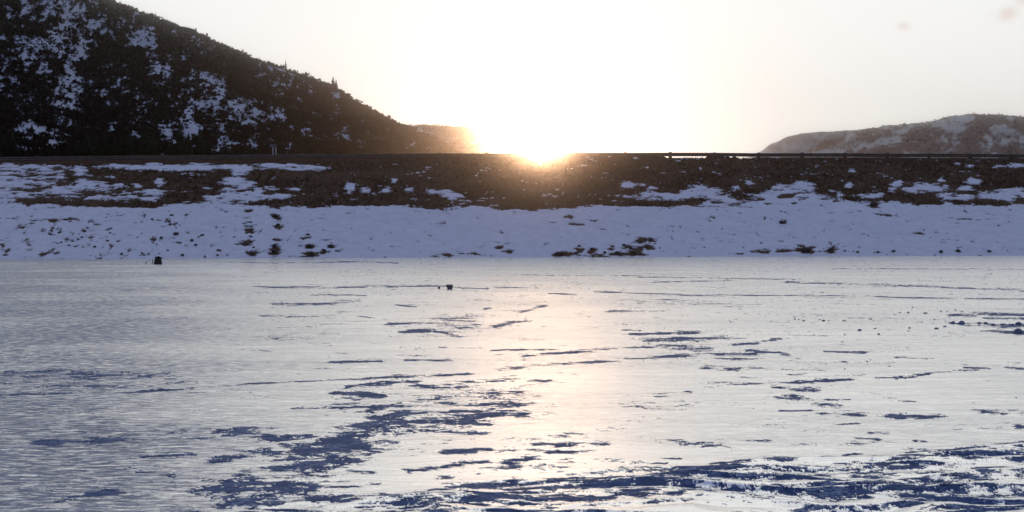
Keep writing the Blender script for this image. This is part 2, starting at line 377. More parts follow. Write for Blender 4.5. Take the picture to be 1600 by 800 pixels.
LAKE = [
 # the long broken track running up from the bottom left
 ([(300,800),(360,772),(440,730),(480,710),(500,697),(560,682),(640,662),(700,655),(755,642),(795,638)], 13, 0.62),
 ([(400,790),(440,770),(480,745),(520,715),(560,695)], 13, 0.66), ([(560,665),(620,650),(640,640)], 7, 0.55), ([(610,700),(680,690),(760,690)], 6, 0.30), ([(560,672),(640,668),(750,678)], 5, 0.7), ([(640,672),(790,645)], 3, 0.7),
 ([(335,722),(372,712),(412,704)], 5, 0.85), ([(60,692),(150,690)], 3, 0.65), ([(150,688),(260,684),(330,686)], 3.5, 0.7), ([(270,680),(400,676),(440,688)], 5, 0.8),
 ([(370,669),(430,668)], 3.5, 0.8), ([(440,684),(485,682)], 4, 0.8), ([(222,714),(300,711)], 3, 0.85), ([(215,738),(270,742)], 3, 0.55),
 ([(60,790),(110,780),(175,770)], 5, 0.6), ([(140,772),(178,768)], 4, 0.85), ([(0,783),(60,790)], 4, 0.4),
 # patches above it
 ([(520,615),(575,616),(590,618)], 3, 0.85), ([(330,800),(370,785),(420,775)], 9, 0.8), ([(560,690),(600,672),(650,655),(700,648)], 6, 0.62), ([(700,620),(760,612),(800,606)], 5, 0.6), ([(470,700),(520,690)], 5, 0.55), ([(700,655),(760,664)], 4, 0.6), ([(480,720),(560,705),(600,690)], 9, 0.6), ([(640,640),(720,618),(770,612)], 7, 0.55), ([(525,625),(560,626)], 2.5, 0.8), ([(505,632),(565,629)], 4, 0.8), ([(460,638),(520,637),(570,636)], 2, 0.8), ([(585,638),(622,633)], 4, 0.85),
 ([(545,604),(605,602)], 2.5, 0.85), ([(620,590),(640,585)], 2, 0.6), ([(655,627),(690,620),(745,612)], 5, 0.7), ([(655,624),(720,634),(795,632)], 4, 0.7), ([(735,600),(800,592)], 6, 0.62),
 ([(670,610),(760,605)], 4, 0.6), ([(800,608),(845,596)], 6, 0.62), ([(625,646),(700,644),(790,646)], 2.5, 0.85), ([(650,602),(700,612)], 3, 0.6), ([(700,600),(780,604)], 3, 0.6),
 # thin ridge lines
 ([(0,618),(120,614),(200,613),(300,607),(400,600),(520,594),(600,590),(650,588)], 1.5, 0.85), ([(615,586),(680,588),(735,584)], 1.8, 0.8), ([(520,566),(595,565)], 1.6, 0.85),
 ([(635,563),(700,563)], 1.7, 0.85), ([(545,605),(600,597),(650,597)], 1.8, 0.7),
 ([(610,505),(650,505),(700,502),(745,501)], 2.5, 0.75), ([(690,496),(730,498)], 4, 0.6), ([(632,519),(665,516)], 3.5, 0.75), ([(680,518),(718,527)], 2, 0.6), ([(690,508),(740,512)], 3, 0.6),
 ([(775,510),(800,503),(825,500)], 2.3, 0.7), ([(812,488),(848,479)], 1.6, 0.7), ([(798,532),(850,531)], 1.6, 0.7), ([(770,547),(880,546)], 1.4, 0.6),
 ([(820,557),(880,551),(945,546)], 2.6, 0.75), ([(945,545),(1010,543),(1070,540)], 1.8, 0.75), ([(775,577),(830,572),(900,568),(970,562),(1040,558),(1100,554),(1180,555)], 2.4, 0.8),
 ([(990,521),(1040,521),(1085,520)], 2.5, 0.75), ([(1010,534),(1060,530),(1130,527)], 3.5, 0.72), ([(1040,542),(1100,545)], 5, 0.75), ([(1080,530),(1130,527)], 4, 0.7), ([(1105,575),(1150,577),(1180,573)], 4, 0.8), ([(1150,539),(1200,532),(1215,530)], 2, 0.75),
 ([(975,516),(1000,517)], 1.5, 0.7), ([(955,486),(985,486)], 2.0, 0.7), ([(995,487),(1050,485)], 1.4, 0.6), ([(1170,548),(1220,552),(1250,562)], 1.8, 0.7), ([(1120,560),(1240,562)], 1.5, 0.6), ([(1160,590),(1190,592)], 1.4, 0.7),
 ([(980,618),(1030,620),(1080,613)], 1.8, 0.8), ([(1020,616),(1075,612)], 2, 0.85), ([(1095,604),(1130,603),(1180,600),(1210,597)], 1.6, 0.8), ([(1220,598),(1270,597)], 1.9, 0.85), ([(1280,596),(1325,593)], 1.9, 0.85),
 ([(1210,605),(1240,609),(1272,610)], 3.4, 0.9), ([(1235,586),(1260,586)], 1.8, 0.8), ([(1370,591),(1420,590),(1460,582),(1530,577)], 1.9, 0.82), ([(1510,575),(1545,577)], 1.6, 0.85), ([(1575,574),(1600,577)], 1.8, 0.85),
 ([(1292,550),(1350,551)], 1.5, 0.85), ([(1400,559),(1455,561)], 1.2, 0.8), ([(1190,560),(1250,564)], 1.4, 0.7), ([(1290,625),(1325,625)], 1.6, 0.8), ([(1270,631),(1300,631)], 1.6, 0.7), ([(1220,643),(1265,642)], 1.4, 0.8), ([(1310,664),(1338,663)], 2, 0.9),
 ([(1395,650),(1440,652),(1475,650)], 2.8, 0.9), ([(1335,684),(1375,686)], 2.2, 0.85), ([(1360,678),(1388,677)], 2.2, 0.8), ([(1520,640),(1560,642),(1600,646)], 2.6, 0.85), ([(1535,644),(1570,646)], 2.6, 0.8), ([(1428,690),(1442,690)], 2.5, 0.85), ([(1480,693),(1515,697)], 3, 0.6), ([(1325,710),(1342,710)], 3, 0.8),
 ([(1595,667),(1610,667)], 3, 0.9), ([(1280,645),(1345,650)], 3, 0.42), ([(1230,620),(1310,635)], 6, 0.30), ([(1360,615),(1420,622)], 6, 0.28),
 # right clump of broken ice
 ([(1485,492),(1540,491),(1600,493)], 2.6, 0.85), ([(1540,497),(1600,498)], 2.0, 0.75), ([(1487,506),(1515,507)], 2.0, 0.8), ([(1525,506),(1560,508)], 2.0, 0.7), ([(1565,510),(1600,509)], 3.0, 0.85), ([(1575,519),(1600,521)], 3.4, 0.9), ([(1535,517),(1565,517)], 1.2, 0.7),
 # far lines
 ([(1000,433),(1080,434),(1250,437)], 0.8, 0.7), ([(1230,441),(1300,443),(1400,446),(1500,450),(1600,454)], 1.5, 0.8), ([(1020,441),(1150,438)], 0.8, 0.6), ([(930,456),(1080,461),(1250,462),(1350,463),(1450,466),(1600,467)], 1.0, 0.85),
 ([(1300,420),(1450,420),(1600,421)], 0.6, 0.7), ([(800,430),(1000,431)], 0.6, 0.6), ([(860,458),(900,461)], 1.2, 0.7), ([(400,448),(520,449),(640,447),(700,447)], 1.6, 0.62), ([(700,449),(760,451)], 1.0, 0.8), ([(760,449),(840,450)], 1.0, 0.6),
 ([(430,475),(500,474),(560,470)], 2.5, 0.58), ([(490,461),(570,462)], 1.4, 0.6), ([(410,494),(520,493)], 1.6, 0.6), ([(560,494),(600,499)], 1.2, 0.7), ([(620,477),(650,480)], 1.0, 0.7),
 ([(500,410),(560,409),(620,411)], 1.0, 0.7), ([(360,410),(500,411)], 0.8, 0.5), ([(745,487),(765,481)], 1.5, 0.5), ([(960,470),(1060,468)], 1.0, 0.4), ([(1000,470),(1200,478)], 3, 0.25),
 # middle lower patches
 ([(805,684),(850,683),(880,681)], 4, 0.72), ([(835,697),(900,695),(960,694)], 4.5, 0.85), ([(700,706),(760,704),(850,703)], 3.2, 0.85), ([(860,707),(940,704)], 4, 0.75), ([(605,690),(615,692)], 3, 0.8), ([(800,722),(830,715)], 5, 0.7),
 ([(640,737),(690,731),(715,726)], 3.5, 0.85), ([(720,723),(760,722)], 2.4, 0.85), ([(545,736),(580,738)], 2.4, 0.85), ([(700,745),(760,735),(810,732)], 5, 0.8), ([(800,733),(870,735)], 6, 0.7), ([(890,742),(950,745)], 4, 0.45),
 ([(1020,717),(1060,717)], 2.2, 0.9), ([(1020,724),(1040,725)], 1.8, 0.8), ([(960,697),(990,699)], 2.5, 0.6), ([(880,722),(1000,722)], 6, 0.42), ([(1000,690),(1120,694)], 4, 0.30),
 ([(500,715),(530,713)], 3, 0.5), ([(560,710),(580,712)], 2.6, 0.7), ([(600,695),(620,693)], 5, 0.6), ([(470,745),(510,744)], 2.6, 0.8), ([(480,760),(560,762)], 3, 0.8), ([(500,752),(540,753)], 2.6, 0.8), ([(570,758),(590,757)], 2.4, 0.8),
 ([(420,790),(470,782),(540,778)], 6, 0.85), ([(500,786),(620,783)], 7, 0.85), ([(580,778),(650,772),(700,764),(800,755)], 5, 0.85), ([(640,795),(720,792),(800,785)], 6, 0.75), ([(680,766),(730,775)], 5, 0.6), ([(800,770),(900,765),(940,764)], 6, 0.85),
 ([(860,752),(920,750),(980,752)], 4.5, 0.85), ([(980,750),(1040,746),(1070,750)], 4.5, 0.8), ([(930,738),(1010,736),(1080,735),(1150,737)], 3.5, 0.8), ([(1020,745),(1100,748),(1150,750)], 4.0, 0.7),
 ([(1120,726),(1200,722),(1290,717),(1380,718)], 4.0, 0.85), ([(1420,710),(1500,705),(1600,692)], 4.0, 0.85), ([(1200,714),(1230,715)], 3, 0.9), ([(1400,723),(1500,720),(1600,712)], 4.5, 0.8), ([(1240,735),(1340,733),(1440,736)], 5, 0.75),
 ([(1200,750),(1280,748)], 7, 0.85), ([(1070,772),(1110,770)], 4, 0.8), ([(1340,745),(1470,745)], 7, 0.7), ([(1480,750),(1600,745)], 6, 0.75), ([(960,778),(1060,778)], 4.5, 0.7), ([(900,788),(950,786)], 5, 0.8), ([(1160,785),(1200,786)], 4, 0.7),
 ([(1330,778),(1440,780),(1600,778)], 10, 0.75), ([(1360,765),(1430,768)], 6, 0.8), ([(1450,762),(1560,760)], 7, 0.7), ([(1200,795),(1330,790)], 9, 0.6), ([(800,745),(820,770)], 6, 0.5),
]

def build_lake():
    rows = np.concatenate([np.arange(392.0, 400, 1.0), np.arange(400.0, 560, 0.45), np.arange(560.0, 842, 0.55), np.array([850, 880, 920, 980, 1060, 1200, 1400, 1800])])
    e = np.array([elev(r) for r in rows])
    Yr = -EYE / e
    uin = (np.arange(-40, 1641, 1.15) - 800) / F
    k = np.linspace(0, 1, 60)[1:]
    ext = 0.40 + 0.0005 * 0 + (k ** 2) * 3.2
    ext = uin[-1] + (k ** 2.2) * 3.2
    u = np.concatenate([-ext[::-1] - 0.0, uin, ext])
    Y, U = np.meshgrid(Yr, u, indexing='ij')
    # the sheet fans out from the eye point's foot, so close rows stay fine
    X = U * Y
    PX, PY = proj(X, Y, np.zeros_like(X))
    inner = (np.abs(U) < 0.40)
    # --- relief: low wind ridges, strongest near the bottom right
    wx = X + 0.5 * (fbm(X * 0.6, Y * 0.6, 3, 5) - 0.5); wy = Y + 0.35 * (fbm(X * 1.1, Y * 1.1, 3, 8) - 0.5)
    rid = 1 - np.abs(2 * fbm(wx * 0.7 + 0.12 * wy, wy * 2.5, 4, 21, 0.45) - 1)
    rid = rid ** 1.5
    top = np.interp(PX[0], [0, 300, 620, 760, 900, 1100, 1200, 1380, 1450, 1600], [820, 800, 775, 748, 738, 728, 716, 714, 706, 690])
    w_low = smooth(-8, 18, PY - top[None, :])
    w_low = np.where(PY > 820, 1.0, w_low)
    amp = 0.006 + 0.046 * w_low
    H = amp * rid
    # --- where bare ice shows, with shade painted into the same mask
    D = stroke_field(PX, PY, LAKE)
    n1 = 0.38 * fbm(X * 1.6, Y * 2.4, 3, 3, 0.6) + 0.62 * fbm(X * 7.0 + 0.8 * fbm(X * 3, Y * 3, 3, 91), Y * 9.0, 6, 33, 0.85)
    n2 = fbm(X * 0.33, Y * 0.55, 4, 11, 0.5)
    gy = np.gradient(H, axis=0) / np.gradient(Y, axis=0)
    face = np.clip(gy * 5.0, 0, 1)                 # shaded viewer-facing slopes, painted dark as bare ice
    D = np.maximum(D, w_low * (0.14 + 0.60 * face))
    D = D + 0.10 * (n2 - 0.5)
    # scattered small flecks
    left = 0.75 * smooth(560, 120, PX) + 0.25 * smooth(260, 0, PX)
    band = np.exp(-((PY - 592) / 16.0) ** 2) * smooth(330, 200, PX) * 0.42
    D = D + band
    v = D * 1.02 - 0.34 * np.exp(-np.clip(D, 0, 1) * 6) + (n1 - 0.5) * 3.6
    bare = smooth(0.48, 0.52, v)
    # soft grey banding on the left, far and middle
    lb = fbm(X * 0.25, Y * 0.16 + 3, 5, 41, 0.6)
    g1 = np.exp(-((PY - 452) / 9.0) ** 2) * smooth(420, 150, PX) + np.exp(-((PY - 490) / 17.0) ** 2) * smooth(380, 60, PX) \
        + 0.8 * np.exp(-((PY - 525) / 9.0) ** 2) * np.exp(-((PX - 440) / 100.0) ** 2) + 0.7 * np.exp(-((PY - 424) / 4.0) ** 2) * np.exp(-((PX - 180) / 120.0) ** 2)
    fineg = fbm(X * 3.0, Y * 1.2, 5, 77, 0.7)
    bare = np.maximum(bare, np.clip(g1, 0, 1) * smooth(0.35, 0.75, 0.5 * lb + 0.5 * fineg + 0.02) * 0.85)
    fr = fbm(X * 3.0 + 0.4 * Y, Y * 9.0, 5, 78, 0.7)
    fr2 = fbm(X * 0.35, Y * 0.5, 4, 79, 0.6)
    bare = np.maximum(bare, left * smooth(0.40, 0.72, 0.7 * fr + 0.3 * fr2) * 0.50)  # darkening to the left, the dark hill's reflection painted in as bare ice
    H = H - 0.003 * bare + 0.004 * (n1 - 0.5)
    ripple = 0.10 + 0.90 * left * (0.35 + 1.3 * fr2) + 0.25 * (n2 - 0.5)  # how strongly ripple shading is painted, growing to the left
    # edge of the sheet lies well under the bank
    X0, Y0, Z0 = X, Y, np.where(PY < 399, 0.0, H)
    me = grid_mesh('lake', X0, Y0, Z0)
    attr(me, 'bare', np.clip(bare, 0, 1)); attr(me, 'ripple', np.clip(ripple, 0, 1))
    structure(link('frozen_lake', me, M_LAKE, smooth_shade=True))
    # the same ice behind and beside the viewpoint
    ys = np.linspace(-60, 3.0, 60); xs = np.linspace(-220, 220, 120)
    YY, XX = np.meshgrid(ys, xs, indexing='ij')
    me2 = grid_mesh('lake_near', XX, YY, np.full(XX.shape, -0.03))
    attr(me2, 'bare', 0.2 + 0 * XX); attr(me2, 'ripple', 0.4 + 0 * XX)
    structure(link('lake_ice_behind', me2, M_LAKE))

build_lake()

# ------------------------------------------------------------------ embankment
SH_A = on_lake(0, 405.3); SH_B = on_lake(1600, 399.6)
DD = (SH_B - SH_A).normalized(); NN = Vector((-DD.y, DD.x, 0))
SH_0 = SH_A + DD * ((0 - SH_A.x) / DD.x)
WC = 20.0
RAIL_H = 0.45
def bank_xy(t, w):
    return SH_0.x + DD.x * t + NN.x * w, SH_0.y + DD.y * t + NN.y * w
def crest_z(t):
    x, y = bank_xy(t, WC)
    px = 800 + F * x / y
    row = np.interp(px, [-200, 0, 200, 350, 500, 700, 900, 1250, 1600, 1800], [247.5, 245.5, 243.3, 242, 240.8, 239.4, 238.2, 239.0, 240.6, 241.5])
    v = (400 - row) / F
    return EYE + y * (v * CT - ST) / (CT + v * ST) - RAIL_H
def bank_z(t, w):
    zc = crest_z(t)
    f = np.clip(w / WC, 0, 1)
    prof = 0.92 * f + 0.08 * smooth(0, 1, f)
    z = zc * prof + np.where(w < 0, w * 0.6, 0)
    z = np.where(w > WC + 9.5, zc - (w - WC - 9.5) * 0.4, z)
    return z
def on_bank(px, py):
    r = ray(px, py)
    lo, hi = 40.0, 140.0
    best = None
    for y in np.arange(60, 125, 0.05):
        p = Vector((r.x / r.y * y, y, EYE + r.z / r.y * y))
        rel = p - SH_0
        t = rel.dot(DD); w = rel.dot(NN)
        if w > 0 and p.z <= float(bank_z(t, w)) + 0.02:
            return p, t, w
    return p, t, w

BOUND = ([-100, 0, 60, 100, 150, 200, 260, 300, 330, 400, 460, 500, 560, 620, 700, 760, 830, 900, 930, 960, 1000, 1060, 1100, 1140, 1170, 1200, 1250, 1300, 1350, 1400, 1450, 1500, 1560, 1600, 1700],
         [316, 317, 319, 322, 324, 326, 322, 320, 318, 321, 324, 326, 322, 323, 327, 325, 328, 327, 324, 320, 323, 322, 323, 322, 316, 312, 308, 310, 315, 318, 317, 318, 319, 317, 316])
SNOW_BLOBS = [  # (px, py, half width, half height, strength)
 (10,285,50,22,0.56),(10,262,60,4,0.6),(60,262,50,3,0.5),(20,305,60,9,0.62),(75,285,20,18,0.48),(100,300,30,10,0.5),(125,268,10,6,0.9),(135,290,16,7,0.8),(165,300,14,6,0.7),(155,312,20,5,0.7),(190,311,18,4,0.7),(160,290,10,4,0.8),(185,291,8,3,0.8),(215,292,6,3,0.8),
 (240,262,45,3,1.0),(300,263,60,3,1.0),(240,257,12,2.5,0.9),(320,256,20,2,0.9),(370,262,40,3,1.0),(430,260,35,3.5,1.0),(480,262,20,2.5,1.0),(190,260,20,2,0.7),(455,265,30,2,0.8),
 (250,286,6,5,0.9),(240,302,14,4,0.95),(232,312,12,3,0.9),(175,276,6,2,0.7),(375,268,14,6,0.9),(365,283,16,6,0.95),(385,288,14,5,0.8),(355,305,14,10,0.9),(390,308,24,6,0.95),(330,311,12,4,0.9),(420,295,10,3,0.9),(435,308,16,3,0.95),(462,296,9,3,0.9),(405,300,10,3,0.8),(380,295,8,3,0.8),
 (547,294,7,5,0.95),(573,297,7,4,0.9),(606,298,7,4,0.8),(616,284,4,2.5,0.9),(640,297,7,3,0.85),(690,300,16,4,0.95),(708,307,14,4,0.9),(668,266,4,2,0.5),
 (980,291,9,4,0.9),(1005,291,5,2,0.8),(1018,294,6,2,0.9),(1035,308,40,5,1.0),(1010,307,20,3,0.9),(960,313,20,2,0.9),(965,318,8,2,0.8),(1080,303,16,6,0.9),(1098,293,10,4,0.9),(1110,301,18,6,0.95),(1124,309,16,5,0.9),(1110,320,30,4,0.9),(1140,315,20,5,0.8),
 (1150,293,5,2,0.7),(1170,287,4,2,0.8),(1094,262,3,1.5,0.8),(1012,262,2,1.5,0.5),(1215,294,10,4,0.9),(1228,299,24,6,0.9),(1250,289,14,4,0.9),(1262,295,10,3,0.7),(1200,307,20,5,0.8),(1260,307,30,4,0.85),(1325,289,6,3,0.9),(1312,304,6,3,0.8),(1300,298,5,2,0.6),
 (1402,290,10,3.5,1.0),(1395,297,6,3,0.8),(1425,298,14,5,0.95),(1450,296,26,6,1.0),(1365,306,20,3,0.9),(1470,284,5,3,0.95),(1521,284,9,4.5,1.0),(1508,295,9,3.5,1.0),(1555,308,24,5,1.0),(1580,302,20,5,0.9),(1590,312,30,5,0.9),(1475,308,16,5,0.8),(1510,310,18,4,0.7),
 (1497,256,5,2,0.6),(1515,260,3,1.5,0.8),(1560,260,6,1.5,0.7),(1590,259,14,2,0.8),(1330,268,5,1.5,0.6),(1180,262,2,1,0.4),(1065,247.8,14,0.9,0.7)]
BARE_BLOBS = [  # bare earth inside the snow
 (70,316,26,3,0.9),(130,318,30,2.5,0.9),(200,322,30,3,0.6),(387,330,8,3,0.8),(388,345,9,5,0.6),(390,362,10,6,0.62),(388,380,10,7,0.6),(392,396,12,5,0.65),(432,340,8,3,0.75),(436,356,8,4,0.75),(432,376,7,4,0.62),(430,388,9,4,0.85),(428,396,8,3,0.7),
 (480,372,10,2,0.8),(483,386,9,3,0.9),(486,397,9,4,0.95),(505,394,8,3,0.8),(515,386,7,2,0.8),(470,385,6,3,0.6),(528,393,5,2,0.6),(700,399,9,2,0.8),(718,396,8,2,0.7),(740,396,8,2,0.8),(680,400,12,1.5,0.6),
 (780,390,8,2,0.7),(795,395,10,2.5,0.85),(880,398,18,3,0.95),(905,392,8,3,0.8),(925,393,8,4,0.75),(955,388,6,3,0.8),(935,398,16,3,0.8),(965,396,10,3,0.9),(980,386,12,3,0.8),(1002,378,9,4,0.9),(1018,378,9,3,0.9),(995,392,14,4,0.85),(1012,388,10,4,0.7),(985,398,24,2.5,0.8),
 (890,340,8,2,0.7),(900,350,10,3,0.6),(930,345,6,2,0.5),(945,358,8,3,0.5),(1030,319,45,3.5,1.0),(970,320,20,3,0.9),(1120,318,8,1.5,0.9),(1088,316,10,3,0.9),
 (1155,397,9,2,0.9),(1190,394,15,2.2,0.95),(1222,393,11,2,0.95),(1258,391,12,3.2,1.0),(1252,385,7,1.6,0.8),(1268,386,6,1.6,0.6),(1298,391,8,2.5,0.8),(1265,397,6,1.6,0.5),(1305,388,10,4,0.3),
 (1223,348,6,2,0.95),(1230,306,10,2.6,0.8),(1255,312,7,2.2,0.8),(1290,313,8,2,0.8),(1240,319,5,1.5,0.7),(1200,320,5,1.5,0.7),(1365,321,7,3,1.0),(1305,316,8,2.5,0.8),(1430,311,22,5,0.95),(1400,308,16,3,0.9),(1540,316,18,4,0.95),(1562,319,14,2.6,0.95),(1595,315,8,4,0.9),
 (1330,333,40,1.3,0.45),(1400,337,30,1.6,0.6),(1500,342,30,1.6,0.45),(1440,366,26,3,0.40),(1480,378,20,4,0.3),(1255,392,16,1.5,0.8),(1155,372,20,4,0.28),(1465,318,14,2,0.8),(1500,320,14,2,0.7),
 (60,345,20,2,0.4),(85,345,10,3,0.5),(130,360,10,3,0.4),(105,344,8,2,0.7),(100,375,14,5,0.3)]

def build_bank():
    ts = np.arange(-46, 56.01, 0.085); ws = np.concatenate([np.arange(-1.2, 20.6, 0.085), np.arange(20.7, 30, 0.4), np.arange(30, 52, 1.5)])
    for sgn in (-1, 1):
        k = np.linspace(0, 1, 40)[1:] ** 1.8 * 190
        ts = np.concatenate([ts[0] - k[::-1], ts]) if sgn < 0 else np.concatenate([ts, ts[-1] + k])
    W, T = np.meshgrid(ws, ts, indexing='ij')
    X, Y = bank_xy(T, W)
    Z = bank_z(T, W)
    PX, PY = proj(X, Y, Z)
    bound = np.interp(PX, *BOUND) + 3.5 * (fbm(T * 0.7, T * 0 + 3.3, 5, 9, 0.6) - 0.5) * 2
    s = 1.0 * smooth(-5, 5, PY - bound)
    for bx, by, hx, hy, st in SNOW_BLOBS:
        q = ((PX - bx) / (hx * 1.15)) ** 2 + ((PY - by) / (hy * 1.25)) ** 2
        s = np.maximum(s, (0.15 + 0.85 * st) * np.exp(-q * 0.75))
    d = np.zeros_like(s)
    for bx, by, hx, hy, st in BARE_BLOBS:
        q = ((PX - bx) / (hx * 1.1)) ** 2 + ((PY - by) / (hy * 1.15)) ** 2
        d = np.maximum(d, st * np.exp(-q * 0.75))
    # loose speckle on the left half of the snow apron
    n1 = fbm(T * 0.9, W * 1.5, 6, 15, 0.62)
    n3 = fbm(T * 2.6, W * 1.3, 5, 55, 0.6)
    spk = smooth(560, 200, PX) * 0.19 * smooth(325, 345, PY) + 0.03
    n4 = fbm(T * 1.6, W * 3.2, 6, 25, 0.7)
    d = np.maximum(d, 0.9 * smooth(257.5, 253.5, PY) * smooth(900, 700, PX))
    v = s - 1.15 * d + (n1 - 0.5) * 0.7 + (n4 - 0.5) * 1.3
    v2 = 1.0 - spk + (0.5 - n3) * 1.35
    snow = smooth(0.46, 0.54, v) * smooth(0.40, 0.47, v2)
    tt = np.abs(T)
    # snow on the road shoulder strip stays thin; far sides: plain noise
    road = (W > WC + 1.2) & (W < WC + 8.3)
    snow = np.where(road, 0.25 * n1, snow)
    behind = W > WC + 8.3
    snow = np.where(behind, smooth(0.4, 0.6, n1 + 0.2), snow)
    lump = fbm(T * 0.35, W * 0.5, 5, 71, 0.55) - 0.5
    rough = fbm(T * 2.4, W * 1.9, 4, 72, 0.6) - 0.5
    act = smooth(0, 1.5, W) * smooth(WC + 9, WC + 8, W)
    Zf = Z + act * (0.20 * lump * smooth(WC, WC - 4, W) + 0.05 * rough + 0.06 * snow)
    # grader berm at the crest with gaps, so that light shows under the rail here and there
    berm = np.exp(-((W - WC - 0.25) / 0.5) ** 2) * (0.21 - 0.17 * smooth(1036, 1046, PX) * smooth(1182, 1168, PX) * smooth(0.42, 0.55, fbm(T * 0.9 + 2.7, T * 0, 3, 19)) - 0.08 * smooth(1168, 1180, PX))
    Zf = Zf + berm
    me = grid_mesh('embankment', X, Y, Zf)
    attr(me, 'snow', snow)
    structure(link('embankment', me, M_BANK, smooth_shade=True))
    # asphalt strip on the crest
    tt = np.linspace(-150, 150, 200); ww = np.array([WC + 1.6, WC + 4.7, WC + 7.8])
    Wr, Tr = np.meshgrid(ww, tt, indexing='ij')
    Xr, Yr = bank_xy(Tr, Wr)
    Zr = crest_z(Tr) + 0.05 + 0.05 * (Wr == WC + 4.7)
    structure(link('road', grid_mesh('road', Xr, Yr, Zr), M_ROAD))
build_bank()

def dry_grass():
    n = 14000
    t = RNG.uniform(-42, 52, n * 3); w = RNG.uniform(3.5, WC + 0.6, n * 3)
    X, Y = bank_xy(t, w); Z = bank_z(t, w)
    PX, PY = proj(X, Y, Z)
    ok = PY < np.interp(PX, *BOUND) + 2
    s = np.zeros_like(PX)
    for bx, by, hx, hy, st in SNOW_BLOBS:
        s = np.maximum(s, np.exp(-0.75 * (((PX - bx) / (hx * 1.1)) ** 2 + ((PY - by) / (hy * 1.2)) ** 2)))
    ok &= s < 0.35
    t, w, X, Y, Z = (a[ok][:n] for a in (t, w, X, Y, Z))
    n = len(t)
    k = 3
    ang = RNG.uniform(0, 2 * np.pi, (n, k)); h = RNG.uniform(0.05, 0.20, (n, k)); lean = RNG.uniform(-0.12, 0.12, (n, k, 2)); wd = RNG.uniform(0.02, 0.06, (n, k))
    base = np.stack([X, Y, Z - 0.03], -1)[:, None, :] + np.concatenate([RNG.normal(0, 0.06, (n, k, 2)), np.zeros((n, k, 1))], -1)
    dx = np.stack([np.cos(ang) * wd, np.sin(ang) * wd, 0 * wd], -1)
    tip = base + np.concatenate([lean, h[..., None] + 0.03], -1)
    V = np.stack([base - dx, base + dx, tip], 2).reshape(-1, 3)
    Fc = np.arange(len(V)).reshape(-1, 3)
    o = link('dry_grass', mesh_arrays('dry_grass', V, Fc), M_GRASS)
    structure(o, 'stuff'); tag(o, 'short dry brown grass covering the upper face of the embankment', 'grass')
dry_grass()

# ------------------------------------------------------------------ hills
def fan_terrain(name, ridge, Y0, Y1, e0, back, mat, snow_fn, nu=700, ns=300, xpad=(-900, 900), amp=10.0, seed=0, px_range=None, gully=0.0, power=0.85):
    """a hillside rising from distance Y0 to a ridge at distance Y1, whose skyline follows ridge rows"""
    p0, p1 = px_range
    pxs = np.linspace(p0, p1, nu)
    u = (pxs - 800) / F
    rr = np.interp(pxs, [r[0] for r in ridge], [r[1] for r in ridge])
    rr = rr + 1.8 * (fbm(pxs * 0.05, pxs * 0, 4, seed + 3) - 0.5) * 2
    er = np.array([elev(r) for r in rr])
    yr = Y1 * (1 + 0.10 * (fbm(pxs * 0.004, pxs * 0, 3, seed + 9) - 0.5) * 2)
    s = np.concatenate([np.linspace(0, 1, ns), 1 + np.linspace(0, 1, 24)[1:] ** 1.3 * back])
    S, Uu = np.meshgrid(s, u, indexing='ij')
    Yd = Y0 + (yr[None, :] - Y0) * S
    g = np.clip(S, 0, 1) ** power
    E = e0 + (er[None, :] - e0) * g
    Z = EYE + E * Yd
    zr = EYE + er * yr
    Z = np.where(S > 1, zr[None, :] - (Yd - yr[None, :]) * 0.35 - 3, Z)
    Z = np.maximum(Z, -1.6)
    X = Uu * Yd
    env = np.sin(np.clip(S, 0, 1) * np.pi) ** 0.7
    nz = fbm(X * 0.0136, Yd * 0.0136, 5, seed + 1, 0.55) - 0.5
    gl = np.abs(fbm(X * 0.027 + 0.007 * Yd, Yd * 0.006, 4, seed + 2) - 0.5)
    Z = Z + env * amp * (nz * 2.0) - env * gully * (0.3 - gl)
    PX, PY = proj(X, Yd, Z)
    me = grid_mesh(name, X, Yd, Z)
    sn = snow_fn(PX, PY, X, Yd, S)
    attr(me, 'snow', np.clip(sn, 0, 1))
    o = structure(link(name, me, mat, smooth_shade=True))
    return dict(X=X, Y=Yd, Z=Z, PX=PX, PY=PY, snow=sn, S=S, obj=o)

